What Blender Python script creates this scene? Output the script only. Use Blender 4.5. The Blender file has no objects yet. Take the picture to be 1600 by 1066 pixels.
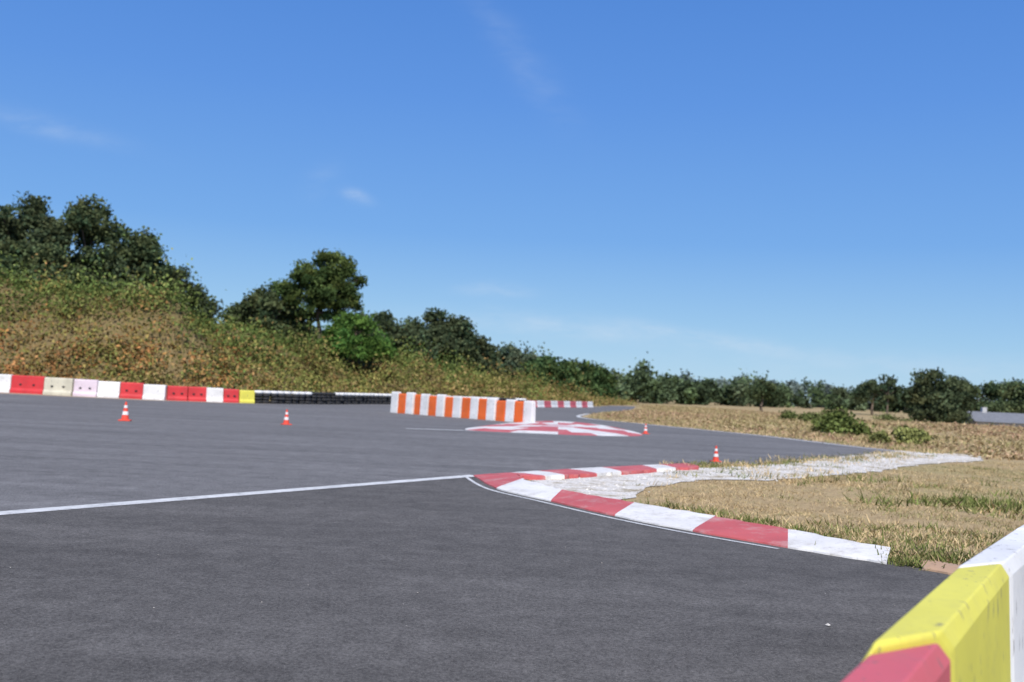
import bpy, bmesh, math
import numpy as np
from mathutils import Matrix, Vector
from mathutils.geometry import tessellate_polygon
rng=np.random.default_rng(7)
S=bpy.context.scene
COL=S.collection

# ------------------------------------------------------------ helpers
def link(o,parent=None):
    COL.objects.link(o)
    if parent: o.parent=parent
    return o
def empty(name,loc=(0,0,0)):
    e=bpy.data.objects.new(name,None); e.location=loc; e.empty_display_size=.3
    return link(e)
def mesh_obj(name,verts,faces,mat=None,parent=None,smooth=False,mats=None,idx=None):
    me=bpy.data.meshes.new(name); me.from_pydata([tuple(map(float,v)) for v in verts],[],faces); me.update()
    if mats:
        for m in mats: me.materials.append(m)
        if idx is not None: me.polygons.foreach_set("material_index",idx)
    elif mat: me.materials.append(mat)
    if smooth: me.polygons.foreach_set("use_smooth",[True]*len(me.polygons))
    return link(bpy.data.objects.new(name,me),parent)
def new_mat(name):
    m=bpy.data.materials.new(name); m.use_nodes=True
    nt=m.node_tree; return m,nt,nt.nodes["Principled BSDF"]
def N(nt,t,**k):
    n=nt.nodes.new(t)
    for a,b in k.items(): setattr(n,a,b)
    return n
def pos(nt):
    return N(nt,"ShaderNodeNewGeometry").outputs["Position"]
def noise(nt,vec,scale,detail=4,rough=.55,mapscale=None,rot=0):
    if mapscale:
        mp=N(nt,"ShaderNodeMapping"); mp.inputs["Scale"].default_value=mapscale; mp.inputs["Rotation"].default_value[2]=rot
        nt.links.new(vec,mp.inputs["Vector"]); vec=mp.outputs[0]
    n=N(nt,"ShaderNodeTexNoise"); n.inputs["Scale"].default_value=scale; n.inputs["Detail"].default_value=detail; n.inputs["Roughness"].default_value=rough
    nt.links.new(vec,n.inputs["Vector"]); return n.outputs["Fac"]
def ramp(nt,fac,stops):
    r=N(nt,"ShaderNodeValToRGB"); e=r.color_ramp.elements
    while len(e)<len(stops): e.new(.5)
    for i,(p,c) in enumerate(stops):
        e[i].position=p; e[i].color=(c[0],c[1],c[2],1) if hasattr(c,'__len__') else (c,c,c,1)
    nt.links.new(fac,r.inputs[0]); return r.outputs[0]
def mix(nt,fac,a,b,mode='MIX'):
    m=N(nt,"ShaderNodeMix",data_type='RGBA',blend_type=mode)
    for sock,v in ((m.inputs[0],fac),(m.inputs[6],a),(m.inputs[7],b)):
        if hasattr(v,'links') : nt.links.new(v,sock)
        elif hasattr(v,'__len__'): sock.default_value=(v[0],v[1],v[2],1)
        else: sock.default_value=v
    return m.outputs[2]
def bump(nt,b,h,strength,dist):
    n=N(nt,"ShaderNodeBump"); n.inputs["Strength"].default_value=strength; n.inputs["Distance"].default_value=dist
    nt.links.new(h,n.inputs["Height"]); nt.links.new(n.outputs[0],b.inputs["Normal"])

# ------------------------------------------------------------ materials
def asphalt(name,base,patch,spk):
    m,nt,b=new_mat(name); p=pos(nt)
    fine=noise(nt,p,50,3,.8)
    big=noise(nt,p,.22,5,.6); str_=noise(nt,p,.5,5,.65,(.22,1.7,1),.12); mid=noise(nt,p,3.,5,.7)
    c=ramp(nt,big,[(.3,[x*(1-patch) for x in base]),(.7,[x*(1+patch) for x in base])])
    c=mix(nt,.5,c,ramp(nt,str_,[(.3,[x*.60 for x in base]),(.7,[x*1.4 for x in base])]))
    c=mix(nt,1,c,ramp(nt,mid,[(.3,.80),(.7,1.2)]),'MULTIPLY')
    c=mix(nt,1,c,ramp(nt,fine,[(.3,.42),(.7,1.58)]),'MULTIPLY')
    st=noise(nt,p,.9,3,.5); c=mix(nt,ramp(nt,st,[(.60,0),(.75,.30)]),c,[x*.6 for x in base])
    sp=noise(nt,p,110,1,.5)
    c=mix(nt,ramp(nt,sp,[(.64,0),(.74,spk)]),c,(.32,.30,.27))
    nt.links.new(c,b.inputs["Base Color"]); b.inputs["Roughness"].default_value=.95
    b.inputs["Specular IOR Level"].default_value=.15
    bump(nt,b,fine,.4,.006); return m
M_far=asphalt("asphalt_old",(.158,.154,.152),.16,.4)
M_near=asphalt("asphalt_new",(.104,.098,.092),.16,.65)

def paint(name,col,wear=.5,under=(.25,.23,.21),sc=3.,rough=.7):
    m,nt,b=new_mat(name); p=pos(nt)
    n1=noise(nt,p,sc,8,.75); n2=noise(nt,p,sc*.35,4,.6); n3=noise(nt,p,sc*9,4,.7)
    c=ramp(nt,n2,[(.25,[x*.80 for x in col]),(.75,[min(1,x*1.12) for x in col])])
    c=mix(nt,ramp(nt,n1,[(.66-.22*wear,0),(.84-.15*wear,.85)]),c,under)
    c=mix(nt,ramp(nt,n3,[(.56,0),(.78,.5)]),c,(.14,.13,.12))
    nt.links.new(c,b.inputs["Base Color"]); b.inputs["Roughness"].default_value=rough
    b.inputs["Specular IOR Level"].default_value=.3
    bump(nt,b,n1,.3,.012); return m
M_kred=paint("kerb_red_paint",(.54,.115,.115),.7,(.52,.35,.32),2.5)
M_kwhite=paint("kerb_white_paint",(.76,.74,.70),.75,(.42,.38,.33),2.5)
M_kbare=paint("kerb_bare",(.46,.30,.19),.5)
M_line=paint("line_paint",(.66,.66,.64),.8,(.25,.25,.25),6.)

def plastic(name,col,dirt=.4,sc=6.):
    m,nt,b=new_mat(name); p=pos(nt)
    n1=noise(nt,p,sc,6,.7); n2=noise(nt,p,sc*.25,3,.5); n3=noise(nt,p,sc*3.3,2,.5,(1,1,.35))
    c=ramp(nt,n2,[(.3,[x*.84 for x in col]),(.7,[min(1,x*1.08) for x in col])])
    c=mix(nt,ramp(nt,n1,[(.48,0),(.85,dirt)]),c,[x*.35+.08 for x in col])
    c=mix(nt,ramp(nt,n3,[(.64,0),(.69,dirt*1.5)]),c,(.16,.14,.13))
    nt.links.new(c,b.inputs["Base Color"]); b.inputs["Roughness"].default_value=.55
    b.inputs["Specular IOR Level"].default_value=.3
    bump(nt,b,n1,.15,.01); return m
P_red=plastic("plastic_red",(.62,.045,.05)); P_white=plastic("plastic_white",(.80,.79,.77))
P_cream=plastic("plastic_cream",(.62,.58,.45)); P_pink=plastic("plastic_pinkwhite",(.72,.60,.66))
P_yel=plastic("plastic_yellow",(.72,.66,.10)); P_or=plastic("plastic_orange",(.80,.15,.03))
P_fred=plastic("plastic_red_faded",(.60,.12,.14),.4)
P_cone=plastic("cone_red",(.80,.085,.05),.2)
m,nt,b=new_mat("rubber"); b.inputs["Base Color"].default_value=(.022,.022,.024,1); b.inputs["Roughness"].default_value=.8; M_rub=m

def leafmat(name,trans=.25):
    m,nt,b=new_mat(name); out=nt.nodes["Material Output"]
    a=N(nt,"ShaderNodeAttribute",attribute_name="Col")
    d=N(nt,"ShaderNodeBsdfDiffuse"); nt.links.new(a.outputs["Color"],d.inputs[0])
    if trans==0:
        nt.links.new(d.outputs[0],out.inputs[0]); return m
    t=N(nt,"ShaderNodeBsdfTranslucent"); nt.links.new(a.outputs["Color"],t.inputs[0])
    mx=N(nt,"ShaderNodeMixShader"); mx.inputs[0].default_value=trans
    nt.links.new(d.outputs[0],mx.inputs[1]); nt.links.new(t.outputs[0],mx.inputs[2]); nt.links.new(mx.outputs[0],out.inputs[0])
    return m
M_leaf=leafmat("foliage"); M_grass=leafmat("grass_blades",0); M_scrub=leafmat("scrub_leaves",0)
m,nt,b=new_mat("bark"); p=pos(nt)
nt.links.new(ramp(nt,noise(nt,p,4,5,.6,(1,1,.3)),[(.3,(.07,.05,.035)),(.7,(.2,.15,.11))]),b.inputs["Base Color"]); b.inputs["Roughness"].default_value=.9; M_bark=m

# ground
m,nt,b=new_mat("ground_dry_grass"); p=pos(nt)
n1=noise(nt,p,.12,6,.6); n2=noise(nt,p,1.3,6,.65); n3=noise(nt,p,14,4,.7)
c=ramp(nt,n1,[(.3,(.32,.22,.125)),(.5,(.40,.30,.175)),(.62,(.28,.25,.12)),(.75,(.18,.18,.07))])
c=mix(nt,.5,c,ramp(nt,n2,[(.3,(.22,.17,.09)),(.5,(.42,.32,.18)),(.7,(.26,.24,.11))]))
c=mix(nt,1,c,ramp(nt,n3,[(.3,.6),(.7,1.35)]),'MULTIPLY')
# green-brown soil where the bank rises above the track
sz_n=N(nt,"ShaderNodeSeparateXYZ"); nt.links.new(p,sz_n.inputs[0])
c=mix(nt,ramp(nt,sz_n.outputs[2],[(.5,0),(1.0,.8)]),c,(.14,.105,.045))
nt.links.new(c,b.inputs["Base Color"]); b.inputs["Roughness"].default_value=1; b.inputs["Specular IOR Level"].default_value=0
M_ground=m
m,nt,b=new_mat("limestone_gravel"); p=pos(nt)
n1=noise(nt,p,1.3,8,.75); n3=noise(nt,p,24,3,.7)
c=ramp(nt,n1,[(.36,(.33,.28,.19)),(.44,(.56,.51,.43)),(.54,(.74,.71,.66)),(.66,(.46,.42,.36))])
c=mix(nt,1,c,ramp(nt,n3,[(.3,.55),(.7,1.25)]),'MULTIPLY')
nt.links.new(c,b.inputs["Base Color"]); b.inputs["Roughness"].default_value=1; b.inputs["Specular IOR Level"].default_value=.0
M_grav=m
m,nt,b=new_mat("sandy_dirt"); p=pos(nt)
nt.links.new(ramp(nt,noise(nt,p,1.5,6,.7),[(.3,(.26,.20,.13)),(.7,(.42,.33,.24))]),b.inputs["Base Color"]); b.inputs["Roughness"].default_value=.95; M_dirt=m

# ------------------------------------------------------------ terrain
HB=np.array([(-220,64),(-60,60.5),(-29,59.3),(-19.4,58.8),(-15,61.2),(-8.6,77),(2,91),(8,106),(13,126),(25,170)],float)
HH=np.array([7.2,7.4,7.2,6.3,5.5,4.5,3.3,2.1,.8,0.])
def hill(x,y):
    x=np.asarray(x,float); y=np.asarray(y,float)
    best=np.full(x.shape,1e9); sd=np.zeros(x.shape); hh=np.zeros(x.shape)
    for i in range(len(HB)-1):
        a=HB[i]; d=HB[i+1]-a; L=np.hypot(*d); u=d/L
        t=np.clip(((x-a[0])*u[0]+(y-a[1])*u[1])/L,0,1)
        dx=x-(a[0]+t*d[0]); dy=y-(a[1]+t*d[1]); r=np.hypot(dx,dy)
        s=np.sign(dx*-u[1]+dy*u[0]); m_=r<best
        best=np.where(m_,r,best); sd=np.where(m_,s*r,sd); hh=np.where(m_,HH[i]*(1-t)+HH[i+1]*t,hh)
    return sd,hh
def hz(x,y):
    sd,hh=hill(x,y); t=np.clip(sd/13.,0,1); t=t*t*(3-2*t)*.75+.25*t
    w=np.clip(sd/4,0,1)
    nz=.28*np.sin(x*.45+1.3*np.sin(y*.21))+.2*np.sin(x*.9+y*.5)+.15*np.sin(y*.8-x*.3+2)
    z=hh*t+nz*w*np.clip(hh/4,0,1)
    x=np.asarray(x,float);y=np.asarray(y,float)
    def g(cx,cy,rx,ry,h): 
        q=np.exp(-((x-cx)/rx)**2-((y-cy)/ry)**2); return h*np.clip(q-.06,0,1)
    return z+g(66,125,24,30,-2.55)+g(34,70,12,16,.48)+g(22,62,5,8,.32)
def axis(lo,hi,fine,far):
    a=np.arange(lo,hi+.01,fine); k=np.geomspace(1,far,22)-1
    return np.concatenate([(lo-k[1:])[::-1],a,hi+k[1:]])
xs=axis(-75,95,1.3,1600); ys=axis(-12,190,1.3,1600)
X,Y=np.meshgrid(xs,ys); Z=hz(X,Y)
nx,ny=len(xs),len(ys)
v=np.stack([X.ravel(),Y.ravel(),Z.ravel()],1)
I=np.arange(nx*ny).reshape(ny,nx)
f=np.stack([I[:-1,:-1],I[:-1,1:],I[1:,1:],I[1:,:-1]],-1).reshape(-1,4)
mesh_obj("ground",v,f.tolist(),M_ground,smooth=True)

def sheet(name,pts,z,mat,jag=0,step=.5):
    pts=[Vector(p) for p in pts]
    if jag:
        q=[]
        for i,a in enumerate(pts):
            b_=pts[(i+1)%len(pts)]; n=max(1,int((b_-a).length/step))
            for k in range(n):
                c_=a.lerp(b_,k/n); q.append(c_+Vector(rng.normal(0,jag,2)))
        pts=q
    tri=tessellate_polygon([[Vector((p.x,p.y,0)) for p in pts]]); fs=[]
    for a,b_,c_ in tri:
        ar=(pts[b_]-pts[a]).cross(pts[c_]-pts[a])
        fs.append((a,b_,c_) if ar>0 else (a,c_,b_))
    return mesh_obj(name,[(p.x,p.y,z) for p in pts],fs,mat)
def catmull(P,n=8,closed=False):
    P=np.array(P,float); out=[]; m_=len(P)
    rngi=range(m_) if closed else range(m_-1)
    for i in rngi:
        if closed: p0,p1,p2,p3=P[i-1],P[i],P[(i+1)%m_],P[(i+2)%m_]
        else: p0,p1,p2,p3=P[max(i-1,0)],P[i],P[i+1],P[min(i+2,m_-1)]
        for k in range(n):
            t=k/n; out.append(.5*((2*p1)+(-p0+p2)*t+(2*p0-5*p1+4*p2-p3)*t*t+(-p0+3*p1-3*p2+p3)*t**3))
    if not closed: out.append(P[-1])
    return np.array(out)

far_edge=[(14.6,35.2),(13.4,37.9),(11.8,44.5),(9.6,49.5),(7.2,55),(5.2,59),(5.0,66),(8,82),(12.2,100),(16.5,130)]
fe=catmull(far_edge,6)
trk=[(-70,-12),(14,-12),(8.2,-1),(5.6,6.5),(4.5,9.7),(3.5,11.4),(1.4,14.2),(.2,17.4),(2.6,20.6),(4.05,23.1),(6.2,25.),(8.9,28.),(12,32.2)]+[tuple(p) for p in fe]+[(11.5,130),(8.2,104),(2,88.5),(-9,74.5),(-14.6,60.2),(-15.6,57.6),(-19.6,55),(-29,54.6),(-70,54)]
sheet("asphalt_track",trk,.005,M_far)
ko=[(-.57,17.81),(-.12,15.75),(.66,14.33),(1.43,12.98),(2.22,11.87),(3.09,10.9),(3.86,10.13)]
near=[(-19.3,-10.05),(-.57,17.87),(.3,17.)]+[(x+.35,y+.3) for x,y in ko[1:]]+[(4.6,9.9),(5.2,7.6),(7.8,-1),(13,-10)]
sheet("asphalt_apron",near,.010,M_near)
sheet("dirt_shoulder",[(-70,53.6),(-29,54.2),(-19.6,54.6),(-15.8,57.1),(-14.2,60),(-16,62),(-20,59.4),(-29,59.8),(-70,61)],.009,M_dirt,.12,.8)
def ribbon(name,P,w,z,mat):
    P=np.array(P,float); T=np.gradient(P,axis=0); T/=np.linalg.norm(T,axis=1)[:,None]; Nn=np.stack([-T[:,1],T[:,0]],1)
    w=np.broadcast_to(w,(len(P),)); L=P+Nn*w[:,None]/2; R=P-Nn*w[:,None]/2; n=len(P)
    v=[(x,y,z) for x,y in R]+[(x,y,z) for x,y in L]
    return mesh_obj(name,v,[(i,i+1,n+i+1,n+i) for i in range(n-1)],mat)
t=np.linspace(0,1,120)[:,None]
ribbon("painted_line",np.array([[-19.3,-10.05]])*(1-t)+np.array([[-.55,17.9]])*t,.26+rng.normal(0,.008,120),.015,M_line)
ol=catmull(ko[:6],8); T=np.gradient(ol,axis=0); T/=np.linalg.norm(T,axis=1)[:,None]
ribbon("painted_line",ol+np.stack([T[:,1],-T[:,0]],1)*.17,.06,.016,M_line)
ribbon("painted_line",fe[:40]-np.array([.35,.1]),.26,.0125,M_line)
ribbon("painted_line",catmull([(-3.6,35.2),(-2.36,35.65),(-1.2,36.1)],6),.3,.013,M_line)
# dusty gravel margin along the far edge of the track
ribbon("dirt_shoulder",fe[:44]+np.array([.45,.15]),.9,.0088,M_dirt)

# ------------------------------------------------------------ kerbs
def kerb(name,O,Iin,cols,mats,h=.1,n=8):
    O=catmull(O,n); Q=catmull(Iin,n); Q=Q+rng.normal(0,.04,Q.shape); O=O+rng.normal(0,.012,O.shape); par=empty(name)
    for s in range(len(cols)):
        a,b_=s*n,(s+1)*n; vs=[];fs=[]
        for k in range(a,b_+1):
            o,i=O[k],Q[k]
            for tt,z in ((0,.0),(0.01,.028),(.12,.045),(.5,.07),(.93,h),(.99,h-.01),(1.0,-.01)):
                p_=o+(i-o)*tt; vs.append((p_[0],p_[1],z))
        w=7
        for k in range(b_-a):
            for j in range(w-1):
                fs.append((k*w+j,k*w+j+1,(k+1)*w+j+1,(k+1)*w+j))
        o_=mesh_obj(f"segment_{s+1}",vs,fs,mats[cols[s]],par)
        bm=bmesh.new(); bm.from_mesh(o_.data); bm.normal_update()
        if sum(f_.normal.z*f_.calc_area() for f_ in bm.faces)<0: bmesh.ops.reverse_faces(bm,faces=bm.faces[:])
        bm.to_mesh(o_.data); bm.free()
    return par
km={'R':M_kred,'W':M_kwhite,'B':M_kbare}
kerb("track_kerb",ko,[(.25,17.6),(.32,16.9),(.88,15.35),(1.88,14.0),(2.66,12.92),(3.38,11.93),(4.08,10.75)],"RWRWRW",km,.10)
kerb("track_kerb",[(4.12,9.86),(4.42,9.55)],[(4.32,10.28),(4.66,10.05)],"B",km,.05,5)
kerb("track_kerb",[(4.2,23.65),(3.4,22.75),(2.98,22.26),(1.95,21.12),(1.2,20.2),(.55,19.38),(.0,18.65),(-.57,17.85)],
     [(4.3,22.1),(3.6,21.3),(3.1,20.7),(2.3,19.65),(1.7,18.9),(1.1,18.2),(.7,17.8),(.27,17.62)],"RWRWRWR",km,.08)
# flat island of painted kerbs in the middle of the track
isl=[(-1.5,36.6),(1.2,36.35),(3.6,37.0),(5.3,39.2),(5.2,45),(4.3,50.2),(2.9,52.0),(1.6,50.8),(.2,46.5),(-1.0,41.0)]
io=catmull(isl,8,True); cen=io.mean(0)
par=empty("track_kerb"); n=len(io)
def ringpt(k,f_): return io[k%n]+(cen-io[k%n])*f_
rings=[(0,.16,5,.012,.05,0),(.17,.46,8,.05,.06,4),(.47,.78,10,.06,.07,0)]
for ri,(f0,f1,segn,z0,z1,sh) in enumerate(rings):
    for s in range(0,n,segn):
        vs=[];fs=[]
        for k in range(s+sh,s+sh+segn+1):
            for ff,z in ((f0,0 if ri==0 else z0),(f0+.01,z0),((f0+f1)/2,(z0+z1)/2),(f1+.01,z1)):
                vs.append((*ringpt(k,ff),z))
        for k in range(segn):
            for j in range(3): fs.append((k*4+j,(k+1)*4+j,(k+1)*4+j+1,k*4+j+1))
        mesh_obj(f"segment_{ri+1}_{s//segn+1}",vs,fs,M_kred if (s//segn)%2==0 else M_kwhite,par)
vs=[(*ringpt(k,.79),.07) for k in range(n)]+[(*cen,.075)]
M_kpink=paint("kerb_centre_paint",(.66,.50,.49),1.0,(.45,.16,.16),1.2)
mesh_obj("centre",vs,[(k,(k+1)%n,n) for k in range(n)],M_kpink,par)

gravel=[(.55,17.55),(.6,16.5),(.95,15.4),(1.6,14.7),(2.0,15.4),(2.4,17.1),(3.6,19.2),(5.2,19.9),(6.5,21.4),(9.0,24.2),(11.2,27.6),(15.0,31.6),(16.4,34.6),(15.9,36.3),(14.2,36.2),(12.,33.),(8.9,28.4),(6.4,24.6),(4.3,22.3),(2.6,20.0),(1.2,18.2)]
sheet("gravel_strip",gravel,.0135,M_grav,.07,.4)
def inpoly(x,y,P):
    P=np.array(P); r=np.zeros(len(x),bool); j=len(P)-1
    for i in range(len(P)):
        xi,yi=P[i];xj,yj=P[j]
        c_=((yi>y)!=(yj>y))&(x<(xj-xi)*(y-yi)/(yj-yi+1e-12)+xi); r^=c_; j=i
    return r

# ------------------------------------------------------------ foliage builders
def quads(name,C,W,H,col,mat,mode='leaf',parent=None,tilt=.35):
    n=len(C); C=np.asarray(C,float)
    if mode=='leaf':
        a=rng.normal(size=(n,3)); a/=np.linalg.norm(a,axis=1)[:,None]
        r_=rng.normal(size=(n,3)); b_=np.cross(a,r_); b_/=np.linalg.norm(b_,axis=1)[:,None]
        A=a*np.reshape(W,(-1,1))/2; B=b_*np.reshape(H,(-1,1))/2
        V=np.stack([C-A,C-B*.9,C+A,C+B*1.1],1)
    else:
        th=rng.uniform(0,2*np.pi,n); a=np.stack([np.cos(th),np.sin(th),np.zeros(n)],1)
        up=np.stack([rng.normal(0,tilt,n),rng.normal(0,tilt,n),np.ones(n)],1); up/=np.linalg.norm(up,axis=1)[:,None]
        A=a*np.reshape(W,(-1,1))/2; B=up*np.reshape(H,(-1,1))
        V=np.stack([C-A,C+A,C+B+A*.25,C+B-A*.25],1)
    me=bpy.data.meshes.new(name); me.vertices.add(4*n); me.vertices.foreach_set("co",V.reshape(-1))
    me.loops.add(4*n); me.loops.foreach_set("vertex_index",np.arange(4*n,dtype=np.int32))
    me.polygons.add(n); me.polygons.foreach_set("loop_start",np.arange(0,4*n,4,dtype=np.int32)); me.polygons.foreach_set("loop_total",np.full(n,4,dtype=np.int32))
    at=me.color_attributes.new("Col",'FLOAT_COLOR','POINT')
    c4=np.ones((n,4,4)); c4[:,:,:3]=np.clip(np.asarray(col),0.004,1)[:,None,:]
    at.data.foreach_set("color",c4.reshape(-1)); me.update(); me.validate()
    me.materials.append(mat)
    return link(bpy.data.objects.new(name,me),parent)
def limb(vs,fs,a,b_,ra,rb,n=7):
    a=Vector(a);b_=Vector(b_); d=(b_-a).normalized(); u=d.orthogonal().normalized(); w=d.cross(u); k=len(vs)
    for p_,r_ in ((a,ra),(b_,rb)):
        for i in range(n):
            t_=2*math.pi*i/n; vs.append(tuple(p_+u*r_*math.cos(t_)+w*r_*math.sin(t_)))
    for i in range(n): fs.append((k+i,k+(i+1)%n,k+n+(i+1)%n,k+n+i))
def tree(name,x,y,top,blobs,col,leaf=.3,per=70,nb=34,z0=None,trunk_r=.25,sp=.5):
    """blobs: list of (dx,dy,zc,rx,rz) absolute zc"""
    par=empty(name,(x,y,0)); zb=float(hz(x,y)) if z0 is None else z0
    vs=[];fs=[]; prev=Vector((0,0,zb-.3)); lo=min(b_[2]-b_[4]*.2 for b_ in blobs)
    seg=4
    for i in range(seg):
        q=Vector((rng.normal(0,.15),rng.normal(0,.15),zb+(lo+.6-zb)*(i+1)/seg)); limb(vs,fs,prev,q,trunk_r*(1-.15*i),trunk_r*(1-.15*(i+1))); prev=q
    C=[];K=[]
    for dx,dy,zc,rx,rz in blobs:
        limb(vs,fs,prev,(dx,dy,zc),trunk_r*.4,.05)
        k=max(6,int(nb*(rx*rx*rz)**.6/3))
        d=rng.normal(size=(k,3)); d/=np.linalg.norm(d,axis=1)[:,None]
        rad=rng.uniform(.4,1.08,k)**.6
        cc=np.array([dx,dy,zc])+d*rad[:,None]*np.array([rx,rx,rz])
        for j in range(0,k,4): limb(vs,fs,(dx,dy,zc-.3*rz),cc[j],.06,.02,5)
        for c_ in cc:
            pn=int(per*rng.uniform(.5,1.3)); g_=rng.uniform(.65,1.15); pts=c_+np.clip(rng.normal(size=(pn,3)),-2.2,2.2)*np.array([sp,sp,sp*.7])*g_
            sh=rng.uniform(.6,1.5); hue=rng.normal(0,.09)
            cl=np.array(col)*sh*np.array([1+hue,1,1-hue*.5])
            C.append(pts); K.append(cl[None,:]*rng.uniform(.7,1.3,(pn,1)))
    C=np.concatenate(C);K=np.concatenate(K); keep=C[:,2]>zb-.2; C=C[keep];K=K[keep]
    mesh_obj("trunk_and_limbs",vs,fs,M_bark,par,True)
    sz=rng.uniform(.6,1.3,len(C))*leaf
    quads("crown",C,sz,sz*1.1,K,M_leaf,parent=par)
    return par
OAK=(.092,.120,.056); OAKD=(.080,.102,.052)
def oak(x,y,top,r,col=OAK,low=True,**k):
    """irregular crown: a handful of separate masses with gaps between them"""
    bl=[(rng.normal(0,.15)*r,0,top-r*.48,r*.42,r*.40)]
    for a0,zz,q in ((0,1.0,.62),(2.1,1.15,.6),(4.2,.95,.6),(1.,1.75,.75),(3.1,1.85,.75),(5.2,1.7,.7)):
        a=a0+rng.normal(0,.35); bl.append((math.cos(a)*r*q,math.sin(a)*r*q,top-r*zz+rng.normal(0,.12)*r,r*rng.uniform(.34,.48),r*rng.uniform(.28,.42)))
    if low: bl+= [(r*.45,0,top-r*2.4,r*.6,r*.45),(-r*.5,.2,top-r*2.5,r*.6,r*.45)]
    return tree("oak_tree",x,y,top,bl,col,**k)
for x,y,tp,r in [(-50.5,86,14.8,2.9),(-46.6,84,13.8,2.4),(-42.6,85,16.1,2.7),(-39.4,84,14.3,2.1),(-36.4,85,16.3,2.8),(-33.4,87,13.8,2.3),(-37.5,81,11.6,2.4),(-43.5,81,11.8,2.6),(-32.0,88,12.3,2.0),(-30.4,89,10.8,1.8),(-28.8,90,9.4,1.6),(-34,84,11.,2.),(-40.5,82,12.0,2.2),(-48,83,12,2.4)]:
    oak(x,y,tp,r,OAKD if rng.random()<.5 else OAK,leaf=.27,per=78,nb=50,sp=.43)
# umbrella pine
tree("pine_tree",-18.5,95,13.9,[(.5,0,12.3,2.4,1.4),(-1.2,.3,11.5,2.0,1.2),(2.2,-.2,11.0,1.8,1.3),(.4,-.4,10.8,2.4,1.2),(-3.1,0,10.1,1.3,.7),(-4.1,.4,10.2,.9,.5),(1.2,-.5,9.5,2.4,1.0),(-1.4,0,9.2,1.7,.8),(2.2,.4,8.8,1.7,.7),(0,-.3,8.2,1.8,.8)],(.088,.125,.040),leaf=.21,per=100,nb=44,trunk_r=.3,sp=.34)
for x,y,tp,r in [(-24.8,96,10.,1.9),(-22.9,95,9.6,1.5),(-26.8,97,8.5,1.2),(-21.2,97,8.8,1.4)]: oak(x,y,tp,r,OAK,leaf=.27,nb=50,per=75,sp=.4)
tree("green_bush",-13.3,84,7.7,[(0,0,5.7,2.0,1.3),(-1.9,0,5.1,1.4,.9),(2.0,0,4.8,1.5,.9),(.4,-1.,4.4,2.2,.9),(-.6,.2,6.5,1.0,.6)],(.088,.160,.036),leaf=.23,per=90,trunk_r=.1,sp=.38)
for x,y,tp,r in [(-15.2,118,10.0,2.2),(-12.2,120,9.7,2.2),(-9.0,120,10.6,2.4),(-7.0,121,10.2,2.1),(-5.0,122,8.4,2.0),(-3.2,124,7.1,1.6),(-17.6,116,9.2,2.0),(-10.5,117,8.,2)]: oak(x,y,tp,r,OAKD,leaf=.32,per=75,nb=44)
for x,y,tp,r in [(.1,150,8.,2.4),(-3.2,152,7.,1.8),(2.8,149,7.1,1.8)]: oak(x,y,tp,r,(.11,.14,.085),leaf=.38,per=60,nb=44)
for x,y,tp,r in [(5.2,135,6.4,2.),(7.7,136,5.8,1.8),(10.6,140,5.8,2.),(13.2,143,5.4,1.9),(3.1,132,5.2,1.5)]: oak(x,y,tp,r,(.082,.128,.048),leaf=.36,per=60,nb=50)
# right trees
tree("oak_tree",49.4,130,5.9,[(0,0,4.9,.9,.7),(-1.,0,3.8,.9,.6),(.9,.2,3.6,.9,.6),(0,0,2.5,1.0,.5)],OAKD,leaf=.3,per=60,trunk_r=.18,sp=.32)
tree("oak_tree",55.8,130,6.6,[(-1.,0,5.1,1.9,1.1),(1.6,0,4.7,1.6,1.1),(-3.0,0,3.0,1.3,.9),(3.2,0,3.0,1.4,1.0),(.2,-1,2.7,2.2,1.2),(0,-.5,.8,3.8,1.1)],OAKD,leaf=.33,per=70,trunk_r=.3)
tree("oak_tree",68.5,148,5.8,[(-1,0,4.2,2.2,1.2),(2.8,0,4.6,1.8,1.2),(-3.4,0,3.0,1.7,1.0),(0,-1,1.7,4,1.1)],OAK,leaf=.36,per=60)
tree("oak_tree",77.5,150,6.7,[(-1.6,0,4.9,2.2,1.4),(2.8,0,4.9,2.2,1.5),(5.8,0,3.3,2.,1.3),(0,-1,1.7,4.6,1.3)],OAK,leaf=.36,per=60)
tree("oak_tree",38.0,150,4.8,[(0,0,3.6,1.5,.8),(-1.2,0,2.7,1.3,.7),(1.4,0,2.6,1.4,.7)],OAK,leaf=.33,per=50)
tree("oak_tree",62.0,170,6.0,[(0,0,4.6,1.9,1.1),(-2,0,3.2,1.6,1.0),(2,0,3.1,1.7,1.0)],OAKD,leaf=.36,per=55)
# distant line of trees, one object
def treeline(name,P,hmin,hmax,depth,n,leaf,cols,pn=34):
    P=np.array(P,float); L=np.concatenate([[0],np.cumsum(np.hypot(*np.diff(P,axis=0).T))])
    s=rng.uniform(0,L[-1],n); x=np.interp(s,L,P[:,0])+rng.normal(0,depth,n); y=np.interp(s,L,P[:,1])+rng.normal(0,depth,n)
    C=[];K=[]
    for i in range(n):
        h=hmin+(hmax-hmin)*rng.random()**1.6; h*=1.25 if rng.random()<.12 else 1; r=h*rng.uniform(.26,.46)
        c0=np.array(cols[rng.integers(len(cols))])*rng.uniform(.7,1.35)
        for j in range(12):
            d=rng.normal(size=3); d/=np.linalg.norm(d); q=np.array([x[i],y[i],h-r*.9])+d*np.array([r,r,r*.75])*rng.uniform(.3,.9)
            if rng.random()<.45: q[2]=rng.uniform(.3,h*.6)
            C.append(q+rng.normal(size=(pn,3))*r*.24); K.append(c0*rng.uniform(.55,1.5)*rng.uniform(.7,1.3,(pn,1))); 
    C=np.concatenate(C);K=np.concatenate(K); sz=rng.uniform(.6,1.3,len(C))*leaf
    quads(name,C,sz,sz,K,M_scrub)
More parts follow.
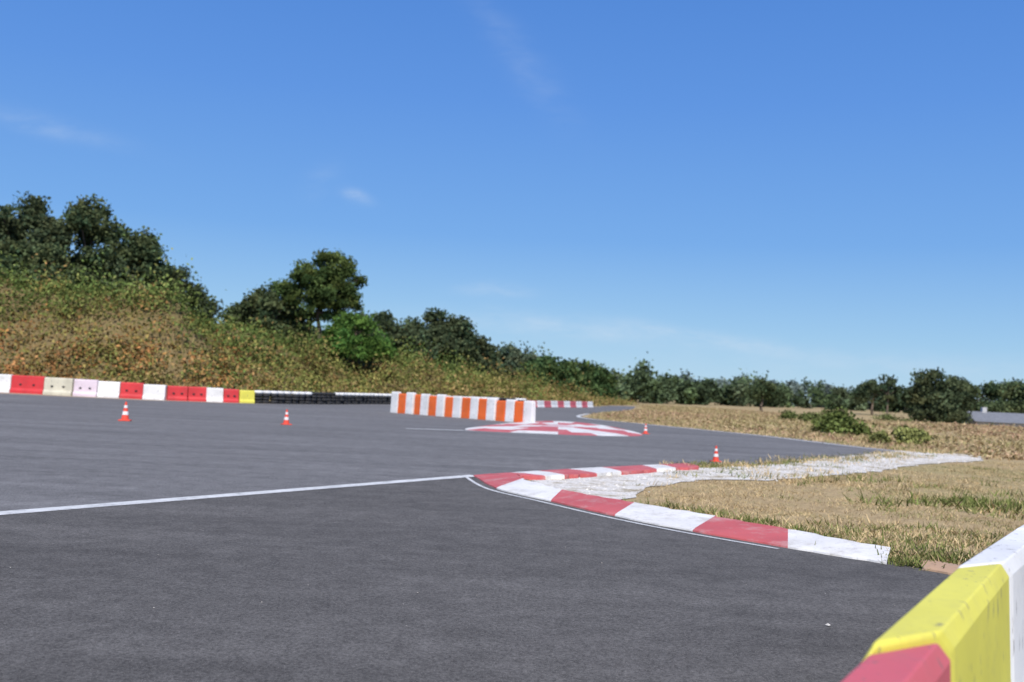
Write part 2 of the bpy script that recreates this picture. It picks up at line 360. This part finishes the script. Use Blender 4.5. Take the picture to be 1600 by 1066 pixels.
treeline("distant_tree_line",[(8,165),(22,190),(38,212),(60,240),(88,262),(130,275),(190,280)],2.8,7.0,3,210,.6,[(.085,.12,.06),(.095,.135,.06),(.075,.105,.055),(.115,.145,.08)])
treeline("distant_tree_line",[(30,330),(120,340),(220,340)],6.0,9.0,5,110,1.0,[(.12,.15,.135),(.11,.14,.125)])  # farthest row: distance haze painted into paler, bluish leaf colours
treeline("distant_tree_line",[(-70,95),(-45,96),(-30,100),(-15,128),(0,160),(10,180)],6.5,8.4,2.5,80,.45,[(.065,.08,.045),(.08,.10,.05)])

# ------------------------------------------------------------ bank vegetation
def scatter(name,x,y,per,sp,leaf,colf,mode='leaf',hmul=1.,mat=None,tilt=.35,var=(.7,1.35),lv=(.75,1.25),perleaf=0.):
    z=hz(x,y); n=len(x); tu=np.repeat(np.arange(n),per); k=len(tu)
    sh=rng.uniform(var[0],var[1],n)
    cx=x[tu]+rng.normal(0,sp,k); cy=y[tu]+rng.normal(0,sp,k)
    hts=rng.uniform(.5,1.5,n)*hmul
    cz=z[tu]+ (np.abs(rng.normal(0,.55,k))*sp*hts[tu] if mode=='leaf' else 0)
    col=colf(x,y)[tu]*sh[tu,None]*rng.uniform(lv[0],lv[1],(k,1))
    if perleaf:
        own=colf(cx,cy)*sh[tu,None]; col=col*(1-perleaf)+own*perleaf
    sz=rng.uniform(.6,1.3,k)*leaf
    if mode=='leaf': quads(name,np.stack([cx,cy,cz],1),sz*.7,sz*1.3,col,mat or M_scrub)
    else: quads(name,np.stack([cx,cy,cz],1),sz*.18,sz*hts[tu],col,mat or M_grass,'grass',tilt=tilt)
def pick(fr,cols):
    fr=fr%1; i=np.searchsorted(np.cumsum([c_[0] for c_ in cols]),fr).clip(0,len(cols)-1); return np.array([c_[1] for c_ in cols])[i]
def bankcol(x,y):
    sd,hh=hill(x,y); n=len(x)
    nz=.5+.25*np.sin(x*.55+np.sin(y*.6)*1.5)+.25*np.sin(y*.7+x*.33+1)
    rust=np.clip((-17-x)/7,0,1)*np.clip(1.4-sd/8,0,1)*1.05
    r_=rng.random(n); q=rng.random(n)
    olive=pick(q,[(.38,(.215,.200,.060)),(.32,(.16,.175,.050)),(.17,(.29,.21,.09)),(.13,(.27,.15,.06))])
    rus=pick(q,[(.42,(.37,.165,.06)),(.30,(.29,.145,.06)),(.28,(.23,.19,.06))])
    gr=pick(q,[(.6,(.10,.145,.040)),(.4,(.14,.18,.052))])
    c_=np.where((rng.random(n)<np.clip((nz-.45)*1.5,0,.65))[:,None],gr,olive)
    top=np.clip((sd-6.5)/4,0,1)*.75
    c_=np.where((rng.random(n)<top)[:,None],gr,c_)
    c_=np.where((r_<rust*(.15+1.0*nz)*(1-top*.6))[:,None],rus,c_)
    warm=np.clip(1-sd/3,0,1)*np.clip((x+20)/10,0,1)*.6
    return np.where((rng.random(n)<warm)[:,None],np.array([.30,.20,.09]),c_)
nn=22000; x=rng.uniform(-62,22,nn); y=rng.uniform(58,150,nn); sd,hh=hill(x,y); k=(sd>.5)&(sd<18)&(rng.random(nn)<np.where(sd<14,1,.5)); x=x[k];y=y[k]
scatter("bank_scrub",x,y,13,.42,.21,bankcol,hmul=1.6,var=(.6,1.4),perleaf=.3)
nn=2200; x=rng.uniform(-62,22,nn); y=rng.uniform(58,150,nn); sd,hh=hill(x,y); k=(sd>.2)&(sd<17); x=x[k];y=y[k]
scatter("bank_grass",x,y,8,.35,.65,lambda x,y: pick(rng.random(len(x)),[(.4,(.32,.26,.12)),(.6,(.19,.20,.065))]),'grass',.8)
# bigger clumps of bracken and gorse for relief
nn=1300; x=rng.uniform(-62,10,nn); y=rng.uniform(58,125,nn); sd,hh=hill(x,y); k=(sd>1.2)&(sd<14); x=x[k];y=y[k]
scatter("bracken",x,y,120,.66,.20,bankcol,hmul=2.6,var=(.5,1.45),perleaf=.2)

# ------------------------------------------------------------ right field
fieldP=[(4.7,10.4),(3.5,12.3),(2.8,13.3),(2.0,14.5),(2.3,16.9),(3.7,19.1),(5.4,19.8),(6.6,21.2),(9.1,24.),(11.4,27.4),(15.2,31.4),(26,33),(26,9),(5.6,7.6)]
def greenness(x,y):
    g_=.29+.20*np.sin(x*1.1+np.sin(y*.9)*1.4)+.15*np.sin(y*1.7-x*.6)+.14*np.sin(x*2.9+y*2.3)
    g_+=.8*np.exp(-((x-9.3)/2.0)**2-((y-16.6)/1.1)**2)+.5*np.exp(-((x-5.4)/1.6)**2-((y-12.2)/1.0)**2)+.6*np.exp(-((x-4.9)/.8)**2-((y-11.)/.8)**2)
    return g_
def gcol(x,y):
    g_=greenness(x,y); q=rng.random(len(x))
    dry=pick(q,[(.4,(.54,.41,.23)),(.3,(.45,.33,.18)),(.3,(.37,.29,.15))]); gr=pick(q,[(.5,(.16,.18,.065)),(.5,(.25,.25,.10))])
    return np.where((rng.random(len(x))<np.clip((g_-.28)*1.2,0.04,.9))[:,None],gr,dry)
nn=70000; x=rng.uniform(2,24,nn); y=rng.uniform(7.5,33,nn)
k=inpoly(x,y,fieldP)&(rng.random(nn)<np.clip(1.2-y/45,.3,1)*(.6+.4*np.sin(x*2.1+1.5*np.sin(y*1.3))))
x=x[k];y=y[k]
scatter("grass_verge",x,y,6,.09,.058,gcol,'grass',.8,tilt=1.3,perleaf=.3)
def weed(fr): return lambda x,y: pick(rng.random(len(x)),[(fr*.6,(.14,.165,.05)),(fr*.4,(.21,.21,.08)),(1-fr,(.50,.38,.21))])
# scattered low green plants over the verge
nn=420; x=rng.uniform(3,22,nn); y=rng.uniform(9,31,nn); k=inpoly(x,y,fieldP)&(greenness(x,y)>.3); x=x[k];y=y[k]
scatter("weeds",x,y,26,.16,.08,weed(.85),'grass',.9,tilt=1.1)
nn=230; t_=rng.random(nn); ex=np.interp(t_,[0,.25,.5,.75,1],[4.75,4.0,3.35,2.8,2.1]); ey=np.interp(t_,[0,.25,.5,.75,1],[10.5,11.4,12.4,13.3,14.3])
scatter("weeds",ex+rng.normal(.14,.2,nn),ey+rng.normal(.12,.16,nn),12,.07,.10,weed(.6),'grass',.8,tilt=.9)
nn=110; scatter("weeds",rng.normal(4.55,.25,nn),rng.normal(10.55,.25,nn),18,.09,.12,weed(.65),'grass',.8,tilt=.9)
nn=22; scatter("weeds",rng.normal(4.08,.07,nn),rng.normal(10.25,.14,nn),22,.06,.10,weed(.8),'grass',.8,tilt=1.)
nn=300; scatter("weeds",rng.normal(9.3,1.3,nn),rng.normal(16.6,.6,nn),18,.14,.15,weed(.9),'grass',.8,tilt=.9)
nn=200; scatter("weeds",rng.normal(5.6,.9,nn),rng.normal(12.3,.5,nn),14,.12,.09,weed(.6),'grass',.8,tilt=.9)
nn=110; scatter("weeds",rng.normal(7.2,1.5,nn),rng.normal(20.8,.9,nn),14,.1,.12,weed(.4),'grass',.8,tilt=.7)
nn=260; t_=rng.random(nn); gx=np.interp(t_,[0,.2,.4,.6,.8,1],[4.2,5.8,7.8,9.6,11.5,13.6]); gy=np.interp(t_,[0,.2,.4,.6,.8,1],[22.8,24.2,26.6,28.6,31.,33.8])
scatter("weeds",gx+rng.normal(0,.4,nn),gy+rng.normal(0,.4,nn),12,.14,.12,weed(.4),'grass',.8,tilt=.7)
nn=280; x=rng.uniform(2,16,nn); y=rng.uniform(15,35,nn); k=inpoly(x,y,gravel); x=x[k];y=y[k]
scatter("weeds",x,y,14,.16,.09,weed(.4),'grass',.8,tilt=.9)
# ragged grass along the far edge of the track
nn=700; t_=rng.uniform(0,43,nn); ex=np.interp(t_,range(len(fe)),fe[:,0])+rng.uniform(.15,1.3,nn); ey=np.interp(t_,range(len(fe)),fe[:,1])+rng.normal(.2,.3,nn)
scatter("weeds",ex,ey,10,.2,.16,weed(.25),'grass',.8,tilt=.8)
# far heath
nn=20000; x=rng.uniform(4,95,nn); y=rng.uniform(33,150,nn)
feo=np.interp(y,[30,35.2,37.9,44.5,49.5,55,59,66,82,100,130,170],[14,16.6,14.2,12.6,10.4,8.,6.,5.6,8.8,13,17.5,22])
k=(x>feo+.2)&(x<y*.62+4); x=x[k];y=y[k]
def heath(x,y):
    nz=.5+.5*np.sin(x*.22+1.2*np.sin(y*.13)); q=rng.random(len(x))
    a=pick(q,[(.4,(.40,.25,.165)),(.3,(.33,.205,.135)),(.3,(.44,.325,.195))]); b2=pick(q,[(.5,(.44,.34,.19)),(.5,(.28,.25,.11))])
    return np.where((rng.random(len(x))<.1+.6*nz)[:,None],a,b2)
scatter("heath",x,y,13,.36,.13,heath,hmul=.35,var=(.7,1.25),perleaf=.5)
k=rng.random(len(x))<.6
scatter("heath_grass",x[k],y[k],8,.35,.30,lambda x,y: pick(rng.random(len(x)),[(.5,(.46,.35,.20)),(.5,(.32,.27,.13))]),'grass',.6,tilt=.8)
def bush(x,y,r,h,col,n=1500):
    C=[];K=[]; z=float(hz(x,y))
    for i in range(14):
        a=rng.uniform(0,6.28); q=rng.uniform(0,.8)*r; c_=np.array([x+q*math.cos(a),y+q*math.sin(a),z+h*rng.uniform(.15,.75)*(1.1-.5*q/r)]); k_=n//14
        C.append(c_+rng.normal(size=(k_,3))*np.array([r*.22,r*.22,h*.14])); K.append(np.array(col)*rng.uniform(.65,1.5)*rng.uniform(.7,1.3,(k_,1)))
    C=np.concatenate(C);K=np.concatenate(K); C[:,2]=np.maximum(C[:,2],z); sz=rng.uniform(.1,.2,len(C))
    quads("heath_bush",C,sz,sz,K,M_scrub)
bush(16.9,51,1.45,1.4,(.13,.165,.05),2800); bush(17.3,42.8,1.05,.75,(.18,.19,.065),1600); bush(15.6,41.8,.6,.55,(.19,.20,.07),700)
for bx,by,r in [(22,78,1.0),(26,86,1.0),(31,96,1.5),(38,100,1.5),(44,110,1.4),(51,104,1.6),(55,103,1.2),(58,101,1.5),(20,66,.7)]: bush(bx,by,r,r*.8,(.11,.13,.045),900)

# ------------------------------------------------------------ far house on the right
hp=empty("low_house",(67,134,-2.5)); 
m,nt,b=new_mat("render_wall"); nt.links.new(ramp(nt,noise(nt,pos(nt),1.5,4),[(.3,.42),(.7,.55)]),b.inputs["Base Color"]); M_wall=m
m,nt,b=new_mat("slate_roof"); nt.links.new(ramp(nt,noise(nt,pos(nt),3,4,.6,(1,1,6)),[(.3,(.12,.125,.14)),(.7,(.22,.23,.25))]),b.inputs["Base Color"]); b.inputs["Roughness"].default_value=.85; M_roof=m
m,nt,b=new_mat("window_glass"); b.inputs["Base Color"].default_value=(.03,.04,.05,1); b.inputs["Roughness"].default_value=.15; M_win=m
def box(name,c,s,mat,par,bev=0):
    x,y,z=c;a,b2,d=s[0]/2,s[1]/2,s[2]/2
    v=[(x+i*a,y+j*b2,z+k*d) for i in(-1,1) for j in(-1,1) for k in(-1,1)]
    o=mesh_obj(name,v,[(0,1,3,2),(4,6,7,5),(0,4,5,1),(2,3,7,6),(0,2,6,4),(1,5,7,3)],mat,par)
    if bev:
        md=o.modifiers.new("b",'BEVEL'); md.width=bev; md.segments=2
    return o
box("walls",(0,0,1.35),(11,6,2.7),M_wall,hp)
mesh_obj("roof",[(-5.9,-3.5,2.65),(5.9,-3.5,2.65),(5.9,3.5,2.65),(-5.9,3.5,2.65),(-5.9,0,3.95),(5.9,0,3.95)],[(0,1,5,4),(2,3,4,5),(0,4,3),(1,2,5),(0,3,2,1)],M_roof,hp)
box("chimney",(-3.2,0,4.1),(.6,.6,.9),M_wall,hp)
for i,wx in enumerate((-4,-1.4,3.8)): box(f"window_{i+1}",(wx,-3.02,1.6),(1.2,.1,1.1),M_win,hp)
box("door",(1.3,-3.02,1.05),(.95,.1,2.1),M_win,hp)

# ------------------------------------------------------------ barriers
def block(name,a,b_,h,wt,wb,mat,par,gap=.03,z0=0.,rnd=.03,skew=0.,bev=.012):
    """water filled plastic barrier block from a to b (ground points)"""
    a=np.array(a,float);b_=np.array(b_,float);d=b_-a;L=np.hypot(*d);d/=L; nrm=np.array([-d[1],d[0]])
    prof=[(-wb/2,0),(-wb/2,h*.16),(-wt/2-.02,h*.30),(-wt/2,h*.93),(-wt/2+rnd,h),(wt/2-rnd,h),(wt/2,h*.93),(wt/2+.02,h*.30),(wb/2,h*.16),(wb/2,0)]
    st=[(gap,.93),(gap+.03,1),(L*.5,1),(L-gap-.03,1),(L-gap,.93)]
    vs=[];fs=[];w=len(prof)
    for s,sc in st:
        for px,pz in prof:
            sk=-skew*max(-.5,min(.5,px/wt))
            q=a+d*(s+sk)+nrm*px*(sc if sc<1 else 1); vs.append((q[0],q[1],z0+pz*(1 if sc==1 else .985)))
    for i in range(len(st)-1):
        for j in range(w): fs.append((i*w+j,i*w+(j+1)%w,(i+1)*w+(j+1)%w,(i+1)*w+j))
    fs.append(tuple(range(w))); fs.append(tuple(range(len(st)*w-1,(len(st)-1)*w-1,-1)))
    o=mesh_obj(name,vs,fs,mat,par); 
    bm=bmesh.new(); bm.from_mesh(o.data); bmesh.ops.recalc_face_normals(bm,faces=bm.faces); bm.to_mesh(o.data); bm.free()
    md=o.modifiers.new("bev",'BEVEL'); md.width=bev; md.segments=3; md.limit_method='ANGLE'
    return o
def interp(u,U,P): return (float(np.interp(u,U,[p[0] for p in P])),float(np.interp(u,U,[p[1] for p in P])))
par=empty("plastic_barrier_wall")
U=[-130,0,115,250,392]; PP=[(-36,58),(-29.2,57.),(-24.6,56.4),(-19.4,56.5),(-15.,58.8)]
segs=[(-130,-90,P_white),(-90,-45,P_red),(-45,22,P_white),(22,72,P_red),(72,115,P_cream),(115,150,P_pink),(150,183,P_white),(183,217,P_red),(217,250,P_white),(250,282,P_red),(282,312,P_red),(312,340,P_white),(340,366,P_red),(366,392,P_yel)]
for i,(a,b_,mt) in enumerate(segs):
    h=np.interp(a,[0,392],[1.05,.74])*rng.uniform(.97,1.02); oy=rng.normal(0,.05)
    q0=np.array(interp(a,U,PP))+[0,oy];q1=np.array(interp(b_,U,PP))+[0,oy]
    block(f"block_{i+1}",q0,q1,h,.3,.5,mt,par,.02)
    if mt in(P_red,P_cream,P_pink):   # dark drain holes
        dd=(q1-q0)/np.hypot(*(q1-q0))
        for j,tt in enumerate((.3,.7)):
            q=q0+(q1-q0)*tt; box(f"slot_{i+1}_{j+1}",(q[0]+dd[1]*.165,q[1]-dd[0]*.165,h*.5),(.13,.06,.09),M_rub,par)
par=empty("plastic_barrier_row")
A=np.array((-6.25,53.6));B=np.array((1.2,46.7)); nb_=16
mts=[P_white]+[P_or,P_white]*8
for i in range(nb_+1):
    a=A+(B-A)*i/(nb_+1); b_=A+(B-A)*(i+1)/(nb_+1); off=np.array([.68,.73])*rng.normal(0,.04)
    block(f"block_{i+1}",a+off,b_+off,(1.13 if mts[i]==P_white else 1.05)*np.interp(i,[0,16],[1,.95])*rng.uniform(.98,1.02),.24,.30,mts[i],par,.02)
par=empty("plastic_barrier_wall")
A=np.array((1.7,88.));B=np.array((8.6,104.)); 
for i in range(10): block(f"block_{i+1}",A+(B-A)*i/10,A+(B-A)*(i+1)/10,.6,.3,.45,P_white if i%2 else P_fred,par,.02)
# tyre wall
vs=[];fs=[];idx=[]
def tyre(cx,cy,cz,R=.29,r=.1,hgt=.2,wh=False):
    n,mn=14,7;k=len(vs)
    for i in range(n):
        t_=2*math.pi*i/n
        for j in range(mn):
            q=2*math.pi*j/mn; rr=R-r+r*math.cos(q); vs.append((cx+rr*math.cos(t_),cy+rr*math.sin(t_),cz+hgt/2*math.sin(q)))
    for i in range(n):
        for j in range(mn): fs.append((k+i*mn+j,k+((i+1)%n)*mn+j,k+((i+1)%n)*mn+(j+1)%mn,k+i*mn+(j+1)%mn)); idx.append(1 if wh else 0)
TP=[(-14.9,59.2),(-12.4,63.5),(-8.9,73.6),(-3.5,80),(1.3,86.8)]
tp=catmull(TP,12); L=np.concatenate([[0],np.cumsum(np.hypot(*np.diff(tp,axis=0).T))]); s=0
while s<L[-1]:
    cx=np.interp(s,L,tp[:,0]);cy=np.interp(s,L,tp[:,1])
    for k in range(4): tyre(cx+rng.normal(0,.03),cy+rng.normal(0,.03),.1+k*.19,wh=(k==3 and (int(s/2.4)%5!=2)))
    s+=.6
mesh_obj("tyre_wall",vs,fs,smooth=True,mats=[M_rub,P_white],idx=idx)
# foreground barrier
par=empty("plastic_barrier")
fb=[(.10,1.38),(1.08,2.97),(2.02,4.48),(3.05,6.0),(4.10,7.50)]
for i,mt in enumerate((P_fred,P_yel,P_white,P_white)):
    a=np.array(fb[i]);b_=np.array(fb[i+1]); o_=np.array([.84,-.54])*.085+np.array([.542,.84])*.17
    block(f"block_{i+1}",a+o_,b_+o_,.875 if i==0 else .90,.20,.42,mt,par,.006,rnd=.03,skew=.44,bev=.026)
# ------------------------------------------------------------ cones
def cone(x,y,h,rot=0):
    par=empty("traffic_cone",(x,y,.006)); par.rotation_euler[2]=rot; s=h/.5
    bx=box("base",(0,0,.016*s),(.30*s,.30*s,.032*s),P_cone,par,.01)
    def fr(name,z0,z1,mat,ex=0):
        vs=[];fs=[];n=24; R=lambda z:(.105-(z/.5)*.083)*s+ex
        zz=np.linspace(z0,z1,4)
        for z in zz:
            for i in range(n): t_=2*math.pi*i/n; vs.append((R(z)*math.cos(t_),R(z)*math.sin(t_),z*s))
        for k in range(3):
            for i in range(n): fs.append((k*n+i,k*n+(i+1)%n,(k+1)*n+(i+1)%n,(k+1)*n+i))
        fs.append(tuple(range(3*n,4*n))); return mesh_obj(name,vs,fs,mat,par,False)
    fr("body",.032,.5,P_cone); fr("band_lower",.16,.25,P_white,.003); fr("band_upper",.34,.41,P_white,.003)
for x,y,h,r_ in [(-12.06,31.47,.60,.2),(-7.54,33.98,.52,.5),(5.24,25.04,.40,.1),(5.6,40.6,.42,.7)]: cone(x,y,h,r_)
# small stones on the asphalt
vs=[];fs=[]
for i in range(22):
    x=rng.uniform(-4,4);y=rng.uniform(5,12); 
    if i==0: x,y=2.35,7.2
    if i==1: x,y=-3.6,6.6
    r_=rng.uniform(.003,.008) if i>1 else .022
    k=len(vs); 
    for dx,dy,dz in((1,0,.3),(0,1,.3),(-1,0,.3),(0,-1,.3),(0,0,.9)): vs.append((x+dx*r_*rng.uniform(.7,1.2),y+dy*r_,.012+dz*r_))
    fs+=[(k,k+1,k+4),(k+1,k+2,k+4),(k+2,k+3,k+4),(k+3,k,k+4)]
mesh_obj("loose_gravel",vs,fs,M_grav)
# stones along gravel strip
vs=[];fs=[]; nn=4200; gx=rng.uniform(.5,17,nn); gy=rng.uniform(14.5,37,nn); k_=inpoly(gx+rng.normal(0,.2,nn),gy+rng.normal(0,.2,nn),gravel)
for x,y in zip(gx[k_],gy[k_]):
    r_=rng.uniform(.015,.045); k=len(vs); a=rng.uniform(0,6)
    for j in range(4): vs.append((x+r_*math.cos(a+j*1.57)*rng.uniform(.7,1.2),y+r_*math.sin(a+j*1.57),.009))
    vs.append((x,y,.012+r_*.7)); fs+=[(k+j,k+(j+1)%4,k+4) for j in range(4)]
mesh_obj("limestone_rubble",vs,fs,M_grav)

# ------------------------------------------------------------ light and sky
sx,sy,sz_=.08,-.66,.75; sv=Vector((sx,sy,sz_)).normalized()
sun=bpy.data.lights.new("sun",'SUN'); sun.energy=5.0; sun.angle=math.radians(.5); sun.color=(1,.95,.88)
so=link(bpy.data.objects.new("sun",sun)); so.rotation_euler=(-sv).to_track_quat('-Z','Y').to_euler()
w=bpy.data.worlds.new("World"); S.world=w; w.use_nodes=True; nt=w.node_tree; bg=nt.nodes["Background"]
STR=.12
sky=N(nt,"ShaderNodeTexSky"); sky.sky_type='NISHITA'; sky.sun_disc=False
sky.sun_elevation=math.asin(sv.z); sky.sun_rotation=math.atan2(sx,sy)
sky.altitude=0; sky.air_density=1.0; sky.dust_density=0.0; sky.ozone_density=5.0
tc=N(nt,"ShaderNodeTexCoord"); sep=N(nt,"ShaderNodeSeparateXYZ"); nt.links.new(tc.outputs["Generated"],sep.inputs[0])
# air colour by elevation, mixed with the physical sky
air=ramp(nt,sep.outputs[2],[(0,(.42,.64,.83)),(.06,(.31,.55,.82)),(.15,(.17,.395,.81)),(.28,(.11,.30,.77)),(.45,(.065,.22,.67)),(1,(.03,.12,.42))])
air=mix(nt,1,air,(1/STR/10,)*3,'MULTIPLY')
vm=N(nt,"ShaderNodeVectorMath",operation='SCALE'); nt.links.new(air,vm.inputs[0]); vm.inputs[3].default_value=10
base=mix(nt,.88,sky.outputs[0],vm.outputs[0])
def mth(op,a,b_=None,clamp=False):
    n_=N(nt,"ShaderNodeMath",operation=op); n_.use_clamp=clamp
    for i,v_ in enumerate((a,b_)):
        if v_ is None: continue
        if hasattr(v_,'links'): nt.links.new(v_,n_.inputs[i])
        else: n_.inputs[i].default_value=v_
    return n_.outputs[0]
yy=mth('MAXIMUM',sep.outputs[1],.05); U_=mth('DIVIDE',sep.outputs[0],yy); V_=mth('DIVIDE',sep.outputs[2],yy)
cb=N(nt,"ShaderNodeCombineXYZ"); nt.links.new(U_,cb.inputs[0]); nt.links.new(V_,cb.inputs[1])
nz=noise(nt,cb.outputs[0],26,6,.65,(.5,1.6,1)); nz2=noise(nt,cb.outputs[0],6,4,.6)
nzc=ramp(nt,nz,[(.36,.15),(.62,1.)])
acc=None
for cu,cv,ang,su,sv_,k in [(-.005,.335,-50,.07,.016,.11),(-.48,.245,-12,.07,.010,.18),(-.166,.186,-22,.016,.006,.34),(-.20,.20,40,.02,.012,.08),(-.018,.097,0,.035,.007,.28),(.05,.062,-2,.13,.012,.36),(.22,.056,-4,.09,.008,.32),(.42,.04,0,.2,.012,.2)]:
    c_,s_=math.cos(math.radians(ang)),math.sin(math.radians(ang))
    du=mth('SUBTRACT',U_,cu); dv=mth('SUBTRACT',V_,cv)
    wob=mth('MULTIPLY',mth('SUBTRACT',nz2,.5),.03)
    a=mth('DIVIDE',mth('ADD',mth('MULTIPLY',du,c_),mth('MULTIPLY',dv,s_)),su)
    b_=mth('DIVIDE',mth('ADD',mth('ADD',mth('MULTIPLY',du,-s_),mth('MULTIPLY',dv,c_)),wob),sv_)
    e=mth('EXPONENT',mth('MULTIPLY',mth('ADD',mth('MULTIPLY',a,a),mth('MULTIPLY',b_,b_)),-1.))
    e=mth('MULTIPLY',e,k); acc=e if acc is None else mth('ADD',acc,e)
acc=mth('MULTIPLY',acc,nzc,True)
cl=mix(nt,acc,base,(.66/STR,.76/STR,.88/STR))
nt.links.new(cl,bg.inputs[0]); bg.inputs[1].default_value=STR
# ------------------------------------------------------------ camera
cam=bpy.data.cameras.new("camera"); co=link(bpy.data.objects.new("camera",cam))
cam.lens=35; cam.sensor_width=36; cam.clip_end=5000; cam.clip_start=.05
co.matrix_world=Matrix.Translation((0,0,1.6))@Matrix.Rotation(math.pi/2+math.radians(2.72),4,'X')@Matrix.Rotation(math.radians(2.7),4,'Z')
cam.dof.use_dof=True; cam.dof.focus_distance=8; cam.dof.aperture_fstop=1.8
S.camera=co
S.view_settings.view_transform='Standard'; S.view_settings.look='None'; S.view_settings.exposure=0
